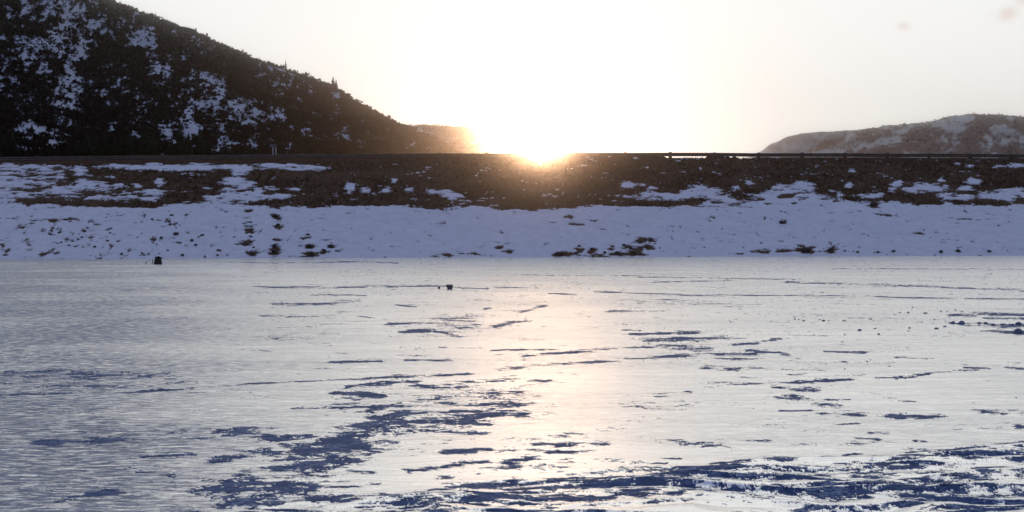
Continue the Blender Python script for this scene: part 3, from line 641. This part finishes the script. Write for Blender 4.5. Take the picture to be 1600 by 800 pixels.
HILL_SNOW = [(95,18,50,22,.75),(100,55,34,26,.8),(60,64,45,8,.7),(150,30,25,20,.45),(30,95,34,18,.75),(15,130,22,26,.6),(60,110,20,18,.5),(108,135,14,34,.95),(85,150,18,16,.7),(55,212,18,14,.95),(78,215,14,12,.95),(35,205,16,22,.6),(60,190,20,14,.45),
 (215,58,14,12,.95),(232,68,10,9,.9),(212,28,6,6,.6),(178,105,10,7,.85),(250,108,14,10,.95),(262,118,8,10,.9),(226,145,6,12,.8),(225,162,10,8,.7),(240,160,12,8,.7),(176,160,8,6,.5),(155,143,6,3,.5),(195,140,8,5,.5),
 (310,122,22,10,.8),(325,132,22,12,.95),(342,146,10,12,.9),(318,163,30,7,.95),(300,180,18,20,.8),(300,205,10,18,1.0),(310,195,20,14,.7),(262,197,16,7,.85),(262,215,14,20,.7),(268,225,8,10,.8),(212,215,6,14,.9),(176,196,8,7,.85),(160,204,10,5,.6),(205,190,8,8,.5),
 (290,55,14,10,.4),(320,75,20,10,.35),(380,165,26,10,.75),(395,172,20,14,.75),(428,177,10,8,.95),(372,196,16,12,.7),(400,186,20,12,.7),(412,205,12,10,.75),(358,226,18,8,.9),(395,230,12,5,.95),(440,195,10,12,.6),(455,200,6,5,.7),(475,207,6,6,.8),(448,229,8,5,.8),(465,225,8,3,.6),(340,228,14,8,.7),
 (470,128,20,10,.45),(485,140,14,6,.5),(535,150,16,6,.4),(410,112,8,16,.35),(430,118,20,12,.3),(560,222,10,4,.7),(568,230,6,3,.8),(540,210,14,8,.35),(563,195,5,6,.5),(590,180,8,3,.4),(620,205,8,8,.3),(630,230,8,3,.5),(520,175,20,8,.2),(505,118,14,5,.3)]
def hill_snow(PX, PY, X, Y, S):
    d = np.zeros(PX.shape)
    for bx, by, hx, hy, st in HILL_SNOW:
        q = ((PX - bx) / (hx * 1.1)) ** 2 + ((PY - by) / (hy * 1.1)) ** 2
        d = np.maximum(d, st * np.exp(-q * 0.7))
    outside = (PX < -5) | (PY < -5)
    d = np.where(outside, 0.42, d)
    n = fbm(PX / 18.0, PY / 18.0, 6, 5, 0.7)
    n6 = fbm(PX / 5.0, PY / 5.5, 4, 6, 0.7)
    return smooth(0.48, 0.60, d * 0.85 + 0.15 + (n - 0.5) * 1.25 + (n6 - 0.5) * 1.2)
RIDGE_L = [(-900,-60),(-500,-130),(-200,-130),(0,-78),(100,-36),(170,-1),(230,22),(300,48),(350,71),(400,92),(447,108),(480,121),(520,136),(545,149),(575,169),(610,189),(640,201),(690,224),(760,262),(900,300)]
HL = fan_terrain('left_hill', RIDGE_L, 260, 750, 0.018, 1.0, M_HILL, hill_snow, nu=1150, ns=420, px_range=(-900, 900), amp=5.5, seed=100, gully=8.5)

def shoulder_snow(PX, PY, X, Y, S):
    n = fbm(PX / 14.0, PY / 6.0, 5, 65, 0.62)
    return smooth(0.50, 0.66, 0.36 + (n - 0.5) * 1.2) * 0.7
RIDGE_S = [(350,260),(500,235),(560,212),(600,200),(640,196),(690,197),(725,199),(742,202),(760,213),(778,226),(795,236),(830,252),(900,290)]
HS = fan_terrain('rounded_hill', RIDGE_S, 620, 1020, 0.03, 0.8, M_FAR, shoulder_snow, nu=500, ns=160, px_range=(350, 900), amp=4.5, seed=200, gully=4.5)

def right_snow(PX, PY, X, Y, S):
    diag = (PX + PY * 1.1)
    n = fbm(diag / 55.0, (PY - PX * 0.25) / 26.0, 5, 85, 0.58)
    n2 = fbm(PX / 7.0, PY / 5.0, 4, 86, 0.6)
    bare = np.exp(-(((PX - 1440) + (PY - 205) * 1.5) / 22.0) ** 2) + np.exp(-(((PX - 1525) + (PY - 205) * 0.6) / 20.0) ** 2) + np.exp(-(((PX - 1290) + (PY - 225) * 1.6) / 14.0) ** 2)
    return smooth(0.40, 0.72, 0.62 - 0.42 * bare + (n - 0.5) * 1.1 + (n2 - 0.5) * 0.5) * 0.8
RIDGE_R = [(1150,300),(1230,256),(1262,236),(1290,221),(1335,207),(1380,196),(1440,191),(1480,183),(1510,179),(1560,180),(1600,182),(1700,180),(1900,196),(2300,175),(2700,215)]
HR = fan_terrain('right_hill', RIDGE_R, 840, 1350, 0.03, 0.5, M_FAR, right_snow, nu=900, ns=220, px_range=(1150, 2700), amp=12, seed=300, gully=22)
RIDGE_R2 = [(1100,270),(1165,248),(1187,237),(1205,224),(1230,213),(1262,208),(1300,205),(1335,204),(1400,196),(1500,190),(1700,200),(2000,220)]
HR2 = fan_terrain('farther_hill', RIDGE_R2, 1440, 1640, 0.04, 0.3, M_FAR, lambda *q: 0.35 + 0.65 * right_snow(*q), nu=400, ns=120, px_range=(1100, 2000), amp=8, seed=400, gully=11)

# the valley floor, one sheet under everything
def plane(name, x0, x1, y0, y1, z, mat, n=30):
    Y, X = np.meshgrid(np.linspace(y0, y1, n), np.linspace(x0, x1, n), indexing='ij')
    return structure(link(name, grid_mesh(name, X, Y, np.full(X.shape, z)), mat))
plane('ground', -2250, 2650, -630, 1830, -1.2, M_VALLEY)

# ------------------------------------------------------------------ scrub on the hills (stuff)
def scrub(name, H, n, size, label, rim=0, limit_px=(-60, 900), keep_snow=0.06, mat=M_SCRUB, blades=11, smax=1.0):
    S, PX, PY, SN = H['S'], H['PX'], H['PY'], H['snow']
    ok = (S <= smax) & (PX > limit_px[0]) & (PX < limit_px[1]) & (PY < 252) & (PY > -40)
    idx = np.argwhere(ok)
    wgt = np.where(SN[ok] > 0.5, keep_snow, 1.0)
    # equal cover over the picture of the hillside, seen from the lake
    pick = RNG.choice(len(idx), n, p=wgt / wgt.sum())
    I = idx[pick]
    if rim:
        ro = np.argwhere((np.abs(S - 1) < 0.006) & (PX > limit_px[0]) & (PX < limit_px[1]) & (PY > -40))
        I = np.concatenate([I, ro[RNG.choice(len(ro), rim)]])
    nb = len(I)
    P = np.stack([H[k][I[:, 0], I[:, 1]] for k in 'XYZ'], -1)
    P[:, :2] += RNG.normal(0, 0.7, (nb, 2))
    sz = size * RNG.lognormal(0, 0.35, nb)
    if rim:
        sz[-rim:] *= RNG.choice([0.6, 0.9, 1.4], rim, p=[0.5, 0.35, 0.15])
    d = RNG.normal(0, 1, (nb, blades, 3)); d[..., 2] = np.abs(d[..., 2]) + 0.3
    d /= np.linalg.norm(d, axis=-1, keepdims=True)
    ln = RNG.uniform(0.45, 1.0, (nb, blades, 1)) * sz[:, None, None]
    start = P[:, None, :] + d * ln * 0.15
    tip = P[:, None, :] + d * ln
    side = np.cross(d, RNG.normal(0, 1, (nb, blades, 3)))
    side /= np.linalg.norm(side, axis=-1, keepdims=True) + 1e-9
    wd = sz[:, None, None] * RNG.uniform(0.10, 0.26, (nb, blades, 1))
    mid = start + (tip - start) * 0.6
    V = np.stack([start, mid + side * wd, tip, mid - side * wd], 2).reshape(-1, 3)
    me = mesh_arrays(name, V, np.arange(len(V)).reshape(-1, 4))
    o = structure(link(name, me, mat), 'stuff')
    tag(o, label, 'scrub')
scrub('hillside_scrub', HL, 42000, 1.05, 'dark leafless scrub covering the left hillside between snow patches', rim=1500, limit_px=(-60, 760), keep_snow=0.10)
scrub('low_scrub', HS, 2600, 1.15, 'low brown brush on the rounded hill beside the sun', rim=150, limit_px=(560, 820), keep_snow=0.3, blades=7)
scrub('distant_scrub', HR, 1500, 1.4, 'sparse brush on the snowy hills at the right', rim=110, limit_px=(1240, 1700), keep_snow=0.15, blades=6, mat=M_BRUSH)

# ------------------------------------------------------------------ ordinal labels for look-alikes
ONES = ['', 'first', 'second', 'third', 'fourth', 'fifth', 'sixth', 'seventh', 'eighth', 'ninth', 'tenth', 'eleventh', 'twelfth', 'thirteenth', 'fourteenth',
        'fifteenth', 'sixteenth', 'seventeenth', 'eighteenth', 'nineteenth', 'twentieth']
def ordinal(n):
    return ONES[n] if n <= 20 else 'twenty-' + ONES[n - 20]
def number_off(items, template, key=0):
    """items: (object, px, py); the label's {} takes the place in the row, counted from the left or from the top"""
    for i, it in enumerate(sorted(items, key=lambda q: q[1 + key])):
        it[0]['label'] = template.format(ordinal(i + 1))

# ------------------------------------------------------------------ conifers
def conifer_meshes(seed, h=10.0, w=0.22):
    r = np.random.default_rng(seed)
    V = []
    nl = 17
    for k in range(nl):
        f = k / (nl - 1)
        z = h * (0.08 + 0.90 * f)
        rad = h * w * (1 - f) ** 0.85 * r.uniform(0.8, 1.15) + 0.06
        nb = 13 if f < 0.6 else 8
        for j in range(nb):
            a = 2 * math.pi * (j + r.uniform(-0.3, 0.3)) / nb + k
            L_ = rad * r.uniform(0.6, 1.15)
            droop = -0.25 * L_ + r.uniform(-0.1, 0.15)
            ca, sa = math.cos(a), math.sin(a)
            wd = L_ * 0.30 + 0.05
            p0 = (0.02 * ca, 0.02 * sa, z + 0.28)
            p1 = (ca * L_ * 0.65 - sa * wd, sa * L_ * 0.65 + ca * wd, z + droop * 0.5)
            p2 = (ca * L_, sa * L_, z + droop)
            p3 = (ca * L_ * 0.65 + sa * wd, sa * L_ * 0.65 - ca * wd, z + droop * 0.5 - 0.1)
            V += [p0, p1, p2, p3]
            # hanging spray under the branch
            V += [p0, (ca * L_ * 0.5, sa * L_ * 0.5, z + droop * 0.2), p2, (ca * L_ * 0.55, sa * L_ * 0.55, z + droop - 0.3)]
    top = h
    V += [(-0.12, 0, h * 0.93), (0.12, 0, h * 0.93), (0.02, 0, top + 0.25), (-0.02, 0, top + 0.25)]
    V += [(0, -0.12, h * 0.93), (0, 0.12, h * 0.93), (0, 0.02, top + 0.25), (0, -0.02, top + 0.25)]
    crown = mesh_arrays('conifer_crown', np.array(V), np.arange(len(V)).reshape(-1, 4))
    bm = bmesh.new(); bm_bar(bm, (0, 0, -0.8), (0, 0, h * 0.92), 0.17, 0.03, 7)
    return crown, bm_mesh('conifer_trunk', bm)
PROTO = []
def make_conifer(k, h, w):
    crown, trunk = conifer_meshes(k, h, w)
    t = empty('conifer', (0, 0, 0), 'dark conifer', 'conifer')
    link('crown', crown, M_CROWN, t); link('trunk', trunk, M_BARK, t)
    return t
kinds = [make_conifer(1, 10, 0.20), make_conifer(2, 10, 0.25), make_conifer(3, 10, 0.15), make_conifer(4, 10, 0.29)]
used = [False] * 4
def surf(H, px, py):
    d = (H['PX'] - px) ** 2 + (H['PY'] - py) ** 2 + np.where(H['S'] > 1.0, 1e6, 0)
    i = np.unravel_index(np.argmin(d), d.shape)
    return Vector((H['X'][i], H['Y'][i], H['Z'][i]))
def place_conifer(kind, px, foot, hpx, label, group):
    """foot and height as seen in the photograph, set on the hillside at its real size"""
    p = surf(HL, px, foot)
    t = kinds[kind] if not used[kind] else copy_tree(kinds[kind])
    used[kind] = True
    t.location = p - Vector((0, 0, 0.3))
    s = hpx * p.y / F / 10.0
    t.scale = (s, s, s); t.rotation_euler = (0, 0, random.uniform(0, 6.28))
    tag(t, label, 'conifer', group)
    return (t, px, foot)
place_conifer(2, 447, 110, 19, 'slim lone conifer standing tallest on the left slope of the skyline', 'conifers on the skyline')
place_conifer(1, 520, 138, 21, 'tallest of the close skyline pair of conifers halfway down the ridge', 'conifers on the skyline')
place_conifer(1, 525, 139, 17, 'shorter bushy conifer on the right of the close skyline pair', 'conifers on the skyline')
place_conifer(3, 438, 107, 8, 'low bushy conifer just left of the slim lone skyline tree', 'conifers on the skyline')
place_conifer(1, 502, 130, 8, 'small conifer on the skyline between the lone tree and the pair', 'conifers on the skyline')
place_conifer(1, 406, 95, 7, 'small pointed conifer highest up the bare part of the skyline', 'conifers on the skyline')
place_conifer(3, 593, 181, 6, 'little round conifer near the foot of the skyline slope', 'conifers on the skyline')
place_conifer(3, 605, 188, 5, 'lowest little conifer where the ridge flattens towards the sun', 'conifers on the skyline')
place_conifer(1, 280, 247, 62, 'big broad conifer with a wide dark skirt at the hill foot', 'conifers at the foot of the left hill')
place_conifer(3, 312, 247, 50, 'wide pyramid conifer right of the snow wedge at the hill foot', 'conifers at the foot of the left hill')
BELT = []
for px, foot, h, k in [(201,247,42,2),(205,247,36,1),(222,247,46,1),(230,248,52,1),(238,248,44,3),(268,248,40,1),(290,248,40,2),(294,248,44,1),(326,248,34,1),(188,247,40,1),(178,247,34,3),(165,246,42,1),(150,246,36,3),
                       (136,246,44,1),(120,246,30,3),(20,246,46,1),(8,246,40,3),(345,246,22,1),(362,246,20,3)]:
    BELT.append(place_conifer(k, px, foot, h, 'dark conifer crowded in the belt at the foot of the left hill', 'conifer belt at the foot of the left hill'))
number_off(BELT, '{} from the left of the conifers crowded along the hill foot')
SCAT = []
for i in range(34):
    px = random.choice([random.uniform(0, 380), random.uniform(120, 560)]); foot = random.uniform(60, 225)
    rid = np.interp(px, [r[0] for r in RIDGE_L], [r[1] for r in RIDGE_L])
    if foot < rid + 12: foot = rid + 12 + random.uniform(0, 40)
    SCAT.append(place_conifer(random.choice([0, 1, 2, 3]), px, foot, random.uniform(9, 19), 'small dark conifer scattered among the scrub on the left hillside', 'conifers scattered on the left hillside'))
SCAT.sort(key=lambda q: q[2])
for part_, word in ((SCAT[:11], 'upper'), (SCAT[11:22], 'middle'), (SCAT[22:], 'lower')):
    number_off(part_, '{} from the left of the small conifers on the ' + word + ' hillside')

# ------------------------------------------------------------------ guard rails on the crest
def guard_rail(w0, t0, t1, step, name, label, top, depth=0.27, lower=False):
    mid = (t0 + t1) / 2
    bx, by = bank_xy(mid, w0)
    root = empty(name, (bx, by, float(crest_z(mid))), label, 'guard rail')
    inv = Vector(root.location)
    # W-shaped beam swept along the crest
    prof = [(0.0, 0.0), (-0.045, -0.03), (-0.05, -0.08), (0.0, -0.115), (0.0, -0.155), (-0.05, -0.19), (-0.045, -0.24), (0.0, -0.27), (0.012, -0.27), (0.012, 0.0)]
    ts = np.arange(t0, t1 + 0.01, step)
    V = []
    for i, t in enumerate(ts):
        x, y = bank_xy(t, w0); z = float(crest_z(t)) + top
        wob = 0.012 * math.sin(i * 2.1) + 0.006 * math.sin(i * 5.3)
        for (a, b) in prof:
            V.append((x + NN.x * a - inv.x, y + NN.y * a - inv.y, z + b * depth / 0.27 + wob - inv.z))
    k = len(prof)
    Fc = [(i * k + j, i * k + (j + 1) % k, (i + 1) * k + (j + 1) % k, (i + 1) * k + j) for i in range(len(ts) - 1) for j in range(k)]
    link('rail', mesh_arrays('rail', np.array(V), np.array(Fc)), M_STEEL, root)
    bm = bmesh.new(); bm_box(bm, Vector((0, 0, 0)), (0.20, 0.20, 1.05), bevel=0.012)
    pm = bm_mesh('post', bm); pm.materials.append(M_POST)
    rot = math.atan2(DD.y, DD.x)
    for i, t in enumerate(ts):
        x, y = bank_xy(t, w0 + 0.13)
        o = bpy.data.objects.new('post', pm); COL.objects.link(o); o.parent = root
        o.location = (x - inv.x, y - inv.y, float(crest_z(t)) + top + 0.045 - 0.525 + random.uniform(-0.01, 0.015) - inv.z)
        o.rotation_euler = (random.uniform(-0.02, 0.02), random.uniform(-0.02, 0.02), rot)
guard_rail(WC + 0.15, -46.2, 59, 3.45, 'guardrail', 'long brown guard rail on posts along the near edge of the embankment crest', RAIL_H)
guard_rail(WC + 8.9, -48.5, 60, 3.45, 'guardrail', 'farther guard rail seen through the gaps behind the near rail across the road', 0.42, 0.25)

# road sign seen from behind on two pale posts
def road_sign():
    p, t, w = on_bank(420, 247)
    x, y = bank_xy(t, WC + 8.2)
    z = float(crest_z(t)) + 0.35
    px, py = proj(x, y, z)
    root = empty('road_sign', (x, y, z), 'small dark sign on two thin pale posts rising behind the left guard rail', 'road sign', rz=math.atan2(DD.y, DD.x))
    mpost = simple('galvanised_post', (0.38, 0.36, 0.35), (0.5, 0.48, 0.46), 5, 0.5, 0.002, 0.4)
    mback = simple('sign_panel', (0.05, 0.06, 0.08), (0.09, 0.10, 0.13), 5, 0.6, 0.002, 0.4)
    for sx in (-0.11, 0.11):
        bm = bmesh.new(); bm_box(bm, Vector((sx, 0, 0.45)), (0.07, 0.05, 1.3), bevel=0.006)
        link('post', bm_mesh('post', bm), mpost, root)
    bm = bmesh.new(); bm_box(bm, Vector((-0.12, -0.035, 1.2)), (0.5, 0.015, 0.24), bevel=0.004)
    link('sign_panel', bm_mesh('panel', bm), mback, root)
road_sign()

# ------------------------------------------------------------------ rocks on the snow apron
def rock_mesh(seed, sx=1.0, sy=0.8, sz=0.6):
    bm = bmesh.new(); bmesh.ops.create_icosphere(bm, subdivisions=2, radius=0.5)
    r = random.Random(seed)
    ph = [r.uniform(0, 6) for _ in range(6)]
    for v in bm.verts:
        c = v.co
        k = 1 + 0.22 * math.sin(c.x * 7 + ph[0]) * math.cos(c.y * 6 + ph[1]) + 0.16 * math.sin(c.z * 9 + ph[2] + c.x * 5) + r.uniform(-0.05, 0.05)
        v.co = Vector((c.x * sx * k, c.y * sy * k, c.z * sz * k))
    for f in bm.faces: f.smooth = False
    return bm_mesh('rock', bm)
ROCKM = [rock_mesh(s, 1, 0.8, z) for s, z in ((1, 0.55), (2, 0.4), (3, 0.7), (4, 0.5))]
for m_ in ROCKM: m_.materials.append(M_ROCK)
def rock(px, py, wpx, label, group=None, k=None, hpx=None, cat='rock', name='rock'):
    p, t, w = on_bank(px, py)
    s = wpx * p.y / F
    o = bpy.data.objects.new(name, ROCKM[k if k is not None else random.randrange(4)]); COL.objects.link(o)
    o.location = p + Vector((0, 0, 0.04 + s * 0.08)); o.scale = (s, s, s if hpx is None else s)
    o.rotation_euler = (random.uniform(-0.3, 0.3), random.uniform(-0.3, 0.3), random.uniform(0, 6))
    tag(o, label, cat, group)
    return (o, px, py)
rock(1223, 349, 12, 'lone dark rock alone in the middle of the smooth snow slope', k=1)
rock(1364, 320, 10, 'dark rounded clump just below the bare earth edge at the right', k=0)
rock(1258, 393, 18, 'largest dark rock at the waterline right of the sun', k=1)
rock(1298, 391, 9, 'small rock just right of the largest waterline rock', k=3)
rock(132, 363, 8, 'dark rock in the left snow slope above the bucket', k=0)
number_off([rock(px, py, w_, 'small dark rock in the waterline row at the right', 'rocks along the right waterline') for px, py, w_ in [(1396,394,7),(1470,395,8),(1497,394,9),(1545,394,8),(1340,395,6),(1372,395,5),(1320,393,5)]],
           '{} from the left of the small dark rocks along the right waterline', 0)
number_off([rock(px, py, w_, 'dark stone in the left of the two columns of stones down the snow', 'stones in the left column on the snow slope') for px, py, w_ in [(387,331,6),(391,350,8),(393,356,6),(386,367,7),(392,372,6),(384,384,9),(393,398,10),(396,388,5)]],
           '{} stone from the top in the left column on the snow', 1)
number_off([rock(px, py, w_, 'dark stone in the right of the two columns of stones down the snow', 'stones in the right column on the snow slope') for px, py, w_ in [(430,339,10),(434,353,8),(431,358,7),(428,376,7),(429,385,8),(428,394,9)]],
           '{} stone from the top in the right column on the snow', 1)
number_off([rock(px, py, w_, 'dark stone in the small group right of the two stone columns', 'small stone group on the left snow slope') for px, py, w_ in [(481,369,9),(483,386,11),(486,398,10),(506,392,8),(516,386,8),(474,376,4),(525,393,4)]],
           '{} from the left of the stones grouped just right of the stone columns', 0)
number_off([rock(px, py, w_, 'dark rock in the cluster at the waterline right of the sun streak', 'rocks clustered below the sun') for px, py, w_ in [(875,398,16),(900,397,10),(905,386,6),(925,390,7),(957,386,7),(975,385,9),(985,389,8),(998,379,11),(1015,377,10),(1010,388,9),(990,396,10),(965,397,9),(1022,383,7),(945,396,7)]],
           '{} from the left of the rocks clustered at the waterline below the sun', 0)
STREWN = [rock(px, py, w_, 'small dark stone strewn over the snow slope behind the bucket', 'stones strewn over the left snow slope') for px, py, w_ in [(190,398,6),(222,397,5),(148,387,6),(122,375,5),(80,362,6),(103,345,6),(268,338,6),(266,352,6),(262,392,5),(300,377,7),(316,369,6),(342,393,9),(285,400,6),(306,384,6),(252,373,6),(232,398,5),(172,365,4),(96,380,5),(108,385,6),(174,358,4),
                   (238,344,5),(291,337,6),(340,400,5),(320,402,4),(275,367,8),(245,383,4),(168,378,5),(128,372,4)]]
number_off([q for q in STREWN if q[2] < 374], '{} from the left of small stones high on the left snow slope')
number_off([q for q in STREWN if q[2] >= 374], '{} from the left of small stones low on the left snow slope')

# ------------------------------------------------------------------ things on the ice
ICEM = [rock_mesh(s, 1, 0.8, z) for s, z in ((11, 0.5), (12, 0.7), (13, 0.35))]
for m_ in ICEM: m_.materials.append(M_CHUNK)
def chunk(px, py, wpx, label, group=None, k=None, me=None):
    p = on_lake(px, py); s = wpx * p.y / F
    o = bpy.data.objects.new('ice_chunk', me or ICEM[k if k is not None else random.randrange(3)]); COL.objects.link(o)
    o.location = p + Vector((0, 0, s * 0.14)); o.scale = (s, s, s)
    o.rotation_euler = (0, 0, random.uniform(0, 6))
    tag(o, label, 'ice chunk', group)
    return (o, px, py)
CR = [chunk(px, py, w_, 'small dark ice crumb in the loose scatter across the right ice', 'ice crumbs scattered on the right ice') for px, py, w_ in [(1256,502,5),(1233,501,3),(1242,499,4),(1248,500,3),(1281,500,4),(1287,502,5),(1295,502,3),(1205,503,3),(1318,502,4),(1322,502,3),(1360,499,5),(1365,501,3),(1343,517,6),(1272,524,4),(1367,514,5),(1420,518,5),(1421,513,4),
                   (1463,514,7),(1406,489,4),(1419,489,4),(1426,481,3),(1425,485,3),(1446,490,6),(1480,487,3),(1493,485,4),(1503,487,4),(1373,523,5),(1320,524,4),(1167,524,3),(1316,535,4),(1440,504,4),(1457,506,3),(1503,523,3),(1484,520,3),(1476,511,6),(1477,502,3),(1460,500,4),(1470,487,4),(1398,492,3)]]
number_off([q for q in CR if q[2] < 500.5], '{} from the left of tiny ice crumbs in the farther right scatter')
number_off([q for q in CR if q[2] >= 500.5], '{} from the left of tiny ice crumbs in the nearer right scatter')
number_off([chunk(px, py, w_, 'dark ice block in the broken row at the right edge', 'ice blocks in the broken row at the right edge') for px, py, w_ in [(1489,506,8),(1502,507,12),(1530,506,8),(1540,506,8),(1552,509,7),(1567,508,8),(1580,509,9),(1592,508,10)]],
           '{} from the left of the ice blocks in the right edge row')
chunk(1590, 521, 16, 'biggest dark ice block in front of the broken row at the right edge', k=1)
number_off([chunk(px, py, w_, 'tiny dark ice crumb alone on bright ice', 'lone ice crumbs on bright ice') for px, py, w_ in [(1155,564,3),(1142,504,4),(1140,502,3),(1355,565,4),(1360,563,3),(1390,573,4),(1320,577,4),(1170,524,3),(1560,541,3),(1588,622,4)]],
           '{} from the left of the lone ice crumbs spread over bright open ice')

def lump(px, py, wpx, hpx, label, name='frozen_lump'):
    p = on_lake(px, py); s = p.y / F
    bm = bmesh.new()
    rings = [(-0.05, 0.30), (0.18, 0.36), (0.55, 0.45), (0.85, 0.50), (1.0, 0.40), (1.06, 0.15)]
    n = 16; vs = []
    for z, r in rings:
        vs.append([bm.verts.new((math.cos(a) * r * wpx * s * (1 + 0.10 * math.sin(3 * a + z * 4)), math.sin(a) * r * wpx * s * 0.8, z * hpx * s * (1 + 0.10 * math.sin(a * 2 + 1)))) for a in [2 * math.pi * i / n for i in range(n)]])
    for a, b in zip(vs[:-1], vs[1:]):
        for i in range(n): bm.faces.new((a[i], a[(i + 1) % n], b[(i + 1) % n], b[i]))
    bm.faces.new(vs[-1])
    o = link(name, bm_mesh(name, bm), M_CLODS); o.location = p
    tag(o, label, 'frozen lump')
lump(702.5, 452, 11, 6.5, 'larger dark grey lump undercut at its base on the pale far ice')
lump(686, 451.5, 4, 3.5, 'smaller grey lump beside the larger one on the far ice')

def fishing_bucket():
    p = on_lake(247, 413)
    s = p.y / F                                   # metres per photo pixel there
    root = empty('bucket', p, 'black tapered bucket with domed lid and pale side legs on the far left ice', 'bucket')
    mb = simple('black_plastic', (0.006, 0.006, 0.006), (0.016, 0.014, 0.013), 8, 0.6, 0.003, 0.3)
    ml = simple('dark_green_cloth', (0.006, 0.011, 0.006), (0.014, 0.022, 0.012), 12, 0.9, 0.006, 0.1)
    mp = simple('pale_metal', (0.45, 0.46, 0.45), (0.62, 0.62, 0.6), 6, 0.35, 0.002, 0.5, 0.6)
    bm = bmesh.new(); n = 28
    prof = [(6.2, 0.0), (6.4, 0.4), (6.0, 3.0), (5.2, 7.0), (4.7, 9.6), (4.9, 9.9), (4.9, 10.3)]
    rings = [[bm.verts.new((math.cos(2 * math.pi * i / n) * r * s, math.sin(2 * math.pi * i / n) * r * s * 0.85, z * s)) for i in range(n)] for r, z in prof]
    for a, b in zip(rings[:-1], rings[1:]):
        for i in range(n): bm.faces.new((a[i], a[(i + 1) % n], b[(i + 1) % n], b[i]))
    bm.faces.new(rings[0][::-1]); bm.faces.new(rings[-1])
    link('body', bm_mesh('body', bm), mb, root, True)
    bm = bmesh.new()
    prof = [(5.0, 10.3), (4.8, 11.0), (3.9, 11.8), (2.3, 12.4), (0.5, 12.6)]
    rings = [[bm.verts.new((math.cos(2 * math.pi * i / n) * r * s * (1 + 0.08 * math.sin(5 * i)), math.sin(2 * math.pi * i / n) * r * s * 0.85, z * s)) for i in range(n)] for r, z in prof]
    for a, b in zip(rings[:-1], rings[1:]):
        for i in range(n): bm.faces.new((a[i], a[(i + 1) % n], b[(i + 1) % n], b[i]))
    bm.faces.new(rings[-1]); bm.faces.new(rings[0][::-1])
    link('lid', bm_mesh('lid', bm), ml, root, True)
    for sy in (-1, 1):
        bm = bmesh.new(); bm_bar(bm, (-6.6 * s, sy * 2.5 * s, 0), (-5.9 * s, sy * 2.0 * s, 8.5 * s), 0.5 * s, 0.4 * s)
        link('leg', bm_mesh('leg', bm), mp, root)
    bm = bmesh.new(); bm_bar(bm, (-9.0 * s, 0, 0), (-8.6 * s, 0, 7.5 * s), 0.55 * s, 0.55 * s)
    link('post', bm_mesh('post', bm), mb, root)
    # the slanting pull handle
    root2 = empty('sledge_handle', on_lake(229, 412.5), 'thin pale handle slanting up from the ice to the black bucket', 'handle')
    bm = bmesh.new(); bm_bar(bm, (-1.5 * s, 0, 3.5 * s), (7.8 * s, 0, 7.6 * s), 0.55 * s, 0.55 * s)
    link('rod', bm_mesh('rod', bm), mp, root2)
    bm = bmesh.new(); bm_bar(bm, (-1.5 * s, 0, 0), (0.3 * s, 0, 4.3 * s), 0.7 * s, 0.5 * s)
    link('foot', bm_mesh('foot', bm), mb, root2)
fishing_bucket()

# ------------------------------------------------------------------ air
HAZE = 4.2e-4
def haze():
    bm = bmesh.new(); bm_box(bm, Vector((200, 612, 84)), (5000, 2536, 184))
    m = Mat('haze')
    v = m.n('ShaderNodeVolumePrincipled')
    v.inputs['Color'].default_value = (0.97, 0.93, 0.90, 1)
    v.inputs['Density'].default_value = HAZE
    v.inputs['Anisotropy'].default_value = 0.994
    m.l(v.outputs[0], m.out.inputs['Volume'])
    o = structure(link('haze', bm_mesh('haze', bm), m.m), 'stuff')
    tag(o, 'thin warm haze filling the valley air', 'haze')
haze()
